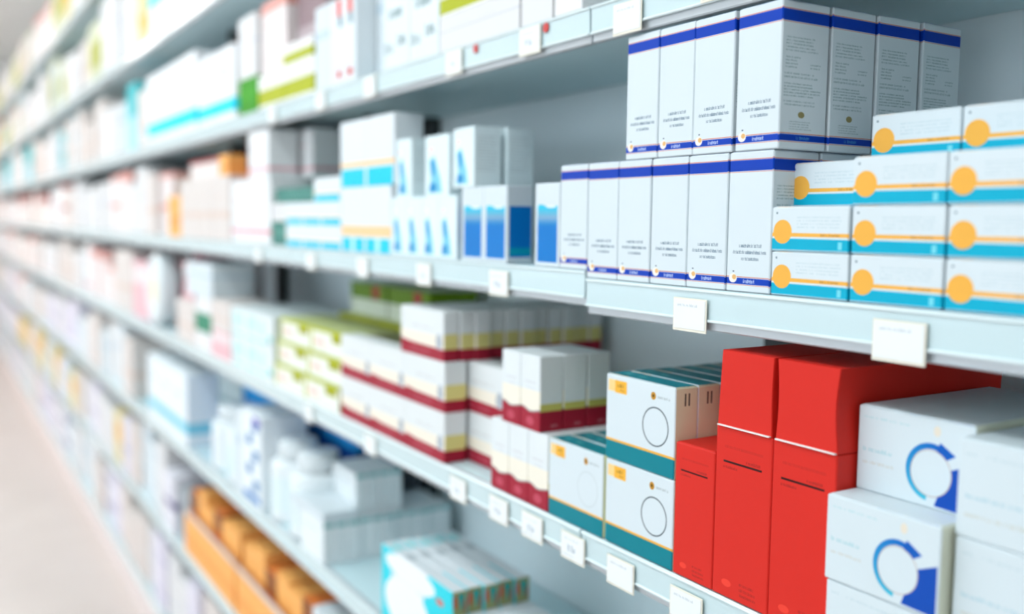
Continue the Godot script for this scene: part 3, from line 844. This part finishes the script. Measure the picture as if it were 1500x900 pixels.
	carton("mauve_carton", "mauve", -2.1, A + 0.1204, -0.03, Vector3(0.18, 0.13, 0.12), "mauve carton on the upper olive-banded carton", "")
	carton("white_pack", "cool_white", -1.908, A, 0.0, Vector3(0.078, 0.165, 0.12), "narrow white pack left of the red-dotted carton", "")
	carton("red_dot_carton", "red_dots", -1.828, A, 0.0, Vector3(0.132, 0.165, 0.12), "white carton with two red dots and red tips", "")
	carton("white_pack", "cool_white", -1.692, A, -0.04, Vector3(0.115, 0.2, 0.12), "white pack set back right of the red-dotted carton", "")
	for i in 2:
		carton("grey_lettered_carton", "grey_text", -1.57 + i * 0.106, A, 0.0, Vector3(0.104, 0.13, 0.14), "white carton with bold grey lettering, %s one" % ["left", "right"][i], "grey-lettered cartons")
	carton("olive_top_carton", "plain_white", -1.357, A, 0.0, Vector3(0.234, 0.052, 0.14), "wide low white carton on the upper shelf", "")
	carton("olive_top_carton", "olive_band", -1.357, A + 0.0522, 0.0, Vector3(0.234, 0.05, 0.14), "wide carton with olive band on the wide low white carton", "")
	carton("white_pack", "plain_white", -1.118, A, 0.0, Vector3(0.075, 0.11, 0.1), "small plain white pack right of the wide low carton", "")
	carton("green_mark_carton", "green_mark", -1.038, A, 0.0, Vector3(0.06, 0.08, 0.1), "small white carton with green mark near the bay joint", "")
	for i in 5:
		carton("white_pack", "cool_white", -0.93 + i * 0.13, A, -0.03, Vector3(0.125, 0.12, 0.15), "white pack over the navy cartons, %s from the bay joint" % NTH[i], "white packs over the navy cartons")
	for i in 2:
		carton("cyan_low_carton", "cyan_low", -2.885 + i * 0.195, A, 0.0, Vector3(0.19, 0.19, 0.2), "white carton with bright cyan band, lower, %s one" % ["left", "right"][i], "cyan-banded cartons on the upper shelf")
	for i in 3:
		carton("cyan_low_carton", "cyan_low", -3.62 + i * 0.24, A, 0.0, Vector3(0.235, 0.23, 0.2), "taller white carton with bright cyan band, %s from left" % NTH[i], "cyan-banded cartons on the upper shelf")
	var Z := 2.225
	for i in 3:
		carton("cyan_high_carton", "cyan_high", -3.55 + i * 0.22, Z, 0.0, Vector3(0.215, 0.16, 0.2), "white carton with cyan stripe on the top shelf, %s from left" % NTH[i], "cyan-striped cartons")

func far_cartons() -> void:
	rng.seed = 2024
	# shelf height, where to start, kinds to pick from, least and most height
	var rows := [
		[0.17, -1.9, ["lilac", "plain_white", "warm_white", "cool_white", "lavender_text", "plain_white"], 0.2, 0.29],
		[0.52, -3.48, ["plain_white", "warm_white", "lilac", "cool_white", "plain_white", "warm_white", "plain_white", "cool_white", "yellow"], 0.19, 0.29],
		[0.87, -4.05, ["warm_white", "plain_white", "cool_white", "lilac", "plain_white", "warm_white", "rose_band"], 0.18, 0.27],
		[1.2135, -4.06, ["warm_white", "plain_white", "rose_band", "warm_white", "pink_text", "plain_white"], 0.17, 0.27],
		[1.542, -3.32, ["plain_white", "warm_white", "pink_text", "rose_band", "plain_white", "red_top", "warm_white"], 0.17, 0.27],
		[1.862, -3.66, ["plain_white", "warm_white", "plain_white", "cool_white", "aqua", "warm_white"], 0.19, 0.30],
		[2.225, -3.60, ["plain_white", "cool_white", "plain_white", "yellow", "warm_white", "olive_far", "rose_band"], 0.22, 0.34],
		[2.645, -4.60, ["olive_far", "yellow", "warm_white", "plain_white", "olive_far", "rose_band"], 0.18, 0.3],
	]
	var place := ["on the base shelf", "on the second lowest shelf", "on the third lowest shelf", "level with the red cartons", "level with the navy cartons", "one shelf above the navy cartons", "two shelves above the navy cartons", "on the top shelf"]
	for r in rows.size():
		var a: Array = rows[r]
		var x: float = a[1]
		while x > -12.8:
			var t := clampf((-x - 3.3) / 5.0, 0.0, 1.0)
			var w := rng.randf_range(0.13, 0.20) * lerpf(1.0, 2.2, t)
			var kind: String = a[2][rng.randi() % a[2].size()]
			var h := minf(rng.randf_range(a[3], a[4]), (rows[r + 1][0] if r + 1 < rows.size() else 3.0) - a[0] - 0.075)
			var two := rng.randf() < 0.4 and t < 0.6
			var z := -rng.randf_range(0.0, 0.025)
			x -= w + 0.004
			var words: String = kind.replace("_", " ")
			var label := "blurred %s carton far down the aisle %s" % [words, place[r]]
			var group := "%s cartons far down the aisle %s" % [words, place[r]]
			if two:
				carton("distant_carton", kind, x, a[0], z, Vector3(w, h * 0.5, 0.22), label, group)
				carton("distant_carton", kind, x, a[0] + h * 0.5 + 0.0002, z, Vector3(w, h * 0.5, 0.22), label, group)
			else:
				carton("distant_carton", kind, x, a[0], z, Vector3(w, h, 0.22), label, group)

func tags_and_stickers() -> void:
	var C := 1.2135
	var list := [
		[-0.735, 1.828, "blank price tag above the upper navy cartons", 0], [-0.882, 1.817, "blank price tag just right of the upper bay joint", 0],
		[-1.088, 1.822, "price tag between the two red stickers", 1], [-1.301, 1.822, "price tag left of the left red sticker", 1],
		[-1.62, 1.822, "price tag under the bold grey-lettered cartons", 0], [-1.87, 1.822, "price tag under the red-dotted carton", 0], [-2.18, 1.822, "price tag under the olive-banded cartons", 0],
		[-0.764, 1.486, "price tag under the lower navy cartons", 0], [-0.507, 1.486, "price tag under the amber-disc cartons", 0],
		[-1.162, 1.496, "price tag under the blue-printed cartons", 1], [-1.400, 1.496, "price tag under the blue-figure cartons", 1],
		[-1.655, 1.496, "price tag under the cyan-footed cartons", 0], [-1.93, 1.496, "price tag under the thin cyan-lined cartons", 0], [-2.3, 1.496, "price tag under the pink-lettered cartons", 0],
		[-0.757, 1.166, "price tag under the shorter red carton", 0], [-0.872, 1.166, "blank price tag under the dark ring carton", 0],
		[-0.970, 1.168, "price tag under the pale ring carton", 2], [-1.066, 1.168, "price tag left of the pale ring carton's tag", 2],
		[-1.155, 1.168, "price tag under the slim maroon-footed cartons", 1], [-1.278, 1.168, "price tag under the set back maroon carton", 1],
		[-1.62, 1.168, "price tag under the wide maroon-footed cartons", 0], [-1.95, 1.168, "price tag under the olive printed cartons", 0],
	]
	for t in list: price_tag(t[0], t[1], 0.052, t[2], t[3])
	for i in 2:
		var s := part("round_sticker", lathe([Vector2(0, 0), Vector2(0.0066, 0.0), Vector2(0.0060, 0.0008), Vector2(0, 0.0008)], 24), mats["sticker"], self, Vector3([-1.236, -1.052][i], 1.8515, 0.0035))
		s.rotation_degrees.x = 90
		tag(s, ["small red round sticker on shelf edge, left one", "small red round sticker on shelf edge near bay joint"][i], "sticker", "red stickers")

func room() -> void:
	var X0 := -13.4
	var X1 := 5.0
	var cx := (X0 + X1) * 0.5
	var len := X1 - X0
	var zb := -0.36
	var zf := 7.2
	var H := 3.5
	struct("floor", bar(len + 0.4, 0.1, zf - zb + 0.6, 0.001), mats["floor"], Vector3(cx, -0.05, (zb + zf) * 0.5))
	struct("ceiling", bar(len + 0.4, 0.1, zf - zb + 0.6, 0.001), mats["wall_paint"], Vector3(cx, H + 0.05, (zb + zf) * 0.5))
	struct("wall_back", bar(len + 0.4, H, 0.1, 0.001), mats["wall_paint"], Vector3(cx, H * 0.5, zb - 0.05))
	# unseen front wall: sill, header, piers, and windows added for soft frontal fill light
	struct("wall_front", bar(len + 0.4, 0.7, 0.1, 0.001), mats["wall_paint"], Vector3(cx, 0.35, zf + 0.05))
	struct("trim_1", bar(len + 0.4, H - 2.9, 0.1, 0.001), mats["wall_paint"], Vector3(cx, (H + 2.9) * 0.5, zf + 0.05))
	var n := 6
	var step := (4.2 - X0) / n              # the glass ends right of the camera, solid wall from there
	struct("wall_front_end", bar(X1 - 4.2, 2.2, 0.1, 0.001), mats["wall_paint"], Vector3((X1 + 4.2) * 0.5 + 0.2, 1.8, zf + 0.05))
	for k in n + 1:
		struct("trim_%d" % (k + 2), bar(0.4, 2.2, 0.1, 0.001), mats["wall_paint"], Vector3(X0 + step * k, 1.8, zf + 0.05))
	for k in n:
		var w := Node3D.new()
		w.name = "added_window_%d" % (k + 1)
		add_child(w)
		w.position = Vector3(X0 + step * (k + 0.5), 0.7, zf + 0.05)
		w.set_meta("kind", "structure")
		var ww := step - 0.4
		for sy in [0.025, 2.175]: part("added_window_frame", bar(ww, 0.05, 0.06, 0.002), mats["upright"], w, Vector3(0, sy, 0))
		for sx in [-0.5, 0.0, 0.5]: part("added_window_frame", bar(0.05, 2.1, 0.06, 0.002), mats["upright"], w, Vector3(sx * (ww - 0.05), 1.1, 0))
		for sx in [-0.25, 0.25]: part("added_pane", bar(ww * 0.5 - 0.05, 2.1, 0.006, 0.001), mats["glass"], w, Vector3(sx * (ww - 0.05), 1.1, 0))
	struct("wall_left", bar(0.1, H, zf - zb, 0.001), mats["wall_paint"], Vector3(X0 - 0.05, H * 0.5, (zb + zf) * 0.5))
	struct("wall_right", bar(0.1, H, zf - zb, 0.001), mats["wall_paint"], Vector3(X1 + 0.05, H * 0.5, (zb + zf) * 0.5))

func ceiling_lights() -> void:
	var glow := StandardMaterial3D.new()
	glow.resource_name = "lamp_diffuser"
	glow.albedo_color = Color(0.95, 0.97, 1.0)
	glow.emission_enabled = true
	glow.emission = Color(0.95, 0.98, 1.0)
	glow.emission_energy_multiplier = 1.5
	for r in 3:  # rows beyond the first are added as low-angle fill; all are out of view
		for k in 6:
			var t := thing("ceiling_light", Vector3(-0.6 - 2.1 * k, 3.5, 1.25 + 2.3 * r))
			tag(t, "unseen long white ceiling light panel, row %s from the shelving, %s from the right" % [NTH[r], NTH[k]], "ceiling light", "ceiling light panels")
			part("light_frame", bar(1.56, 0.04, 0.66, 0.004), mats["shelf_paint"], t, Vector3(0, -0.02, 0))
			part("diffuser", bar(1.5, 0.006, 0.6, 0.001), glow, t, Vector3(0, -0.043, 0))
			var l := AreaLight3D.new()
			l.name = "panel_light"
			l.area_size = Vector2(1.5, 0.6)
			l.area_normalize_energy = true
			l.light_energy = LAMP * (2.4 if r == 0 else 1.0)   # the aisle's own row is the strong one
			l.light_color = Color(0.93, 0.985, 1.0).lerp(Color(1.0, 0.955, 0.925), clampf((k - 2) / 2.0, 0.0, 1.0))   # the panels down the aisle are warmer
			l.area_range = 30.0
			l.shadow_enabled = true
			t.add_child(l, true)
			l.position = Vector3(0, -0.05, 0)
			l.rotation_degrees.x = -90

const LAMP := 1.15

func _ready() -> void:
	# camera: 37 mm on full frame, about f/2, focused on the ring and navy cartons
	var cam := Camera3D.new()
	cam.name = "camera"
	add_child(cam)
	cam.transform = Transform3D(Basis(Vector3(0.52476639, 0.01195265, -0.85116236), Vector3(-0.08110576, 0.99605454, -0.03601673), Vector3(0.84737364, 0.08793454, 0.52366538)).orthonormalized(), Vector3(0, 1.6, 0.7))
	var at := CameraAttributesPhysical.new()
	at.frustum_focal_length = 37.333
	at.frustum_near = 0.05
	at.frustum_far = 60.0
	at.exposure_aperture = 2.0
	at.frustum_focus_distance = 0.98
	cam.attributes = at
	cam.fov = 35.64
	cam.current = true
	var we := WorldEnvironment.new()
	we.name = "environment"
	var env := Environment.new()
	env.background_mode = Environment.BG_COLOR
	env.background_color = Color(0.90, 0.955, 1.0)
	env.background_energy_multiplier = 5.0
	env.tonemap_mode = Environment.TONE_MAPPER_LINEAR
	env.tonemap_exposure = 0.79
	env.sdfgi_enabled = true
	env.ssao_enabled = true
	env.ssil_enabled = true
	we.environment = env
	add_child(we)
	make_materials()
	ceiling_lights()
	room()
	for k in BAYS: shelving_bay(k)
	near_cartons()
	middle_cartons()
	far_cartons()
	tags_and_stickers()
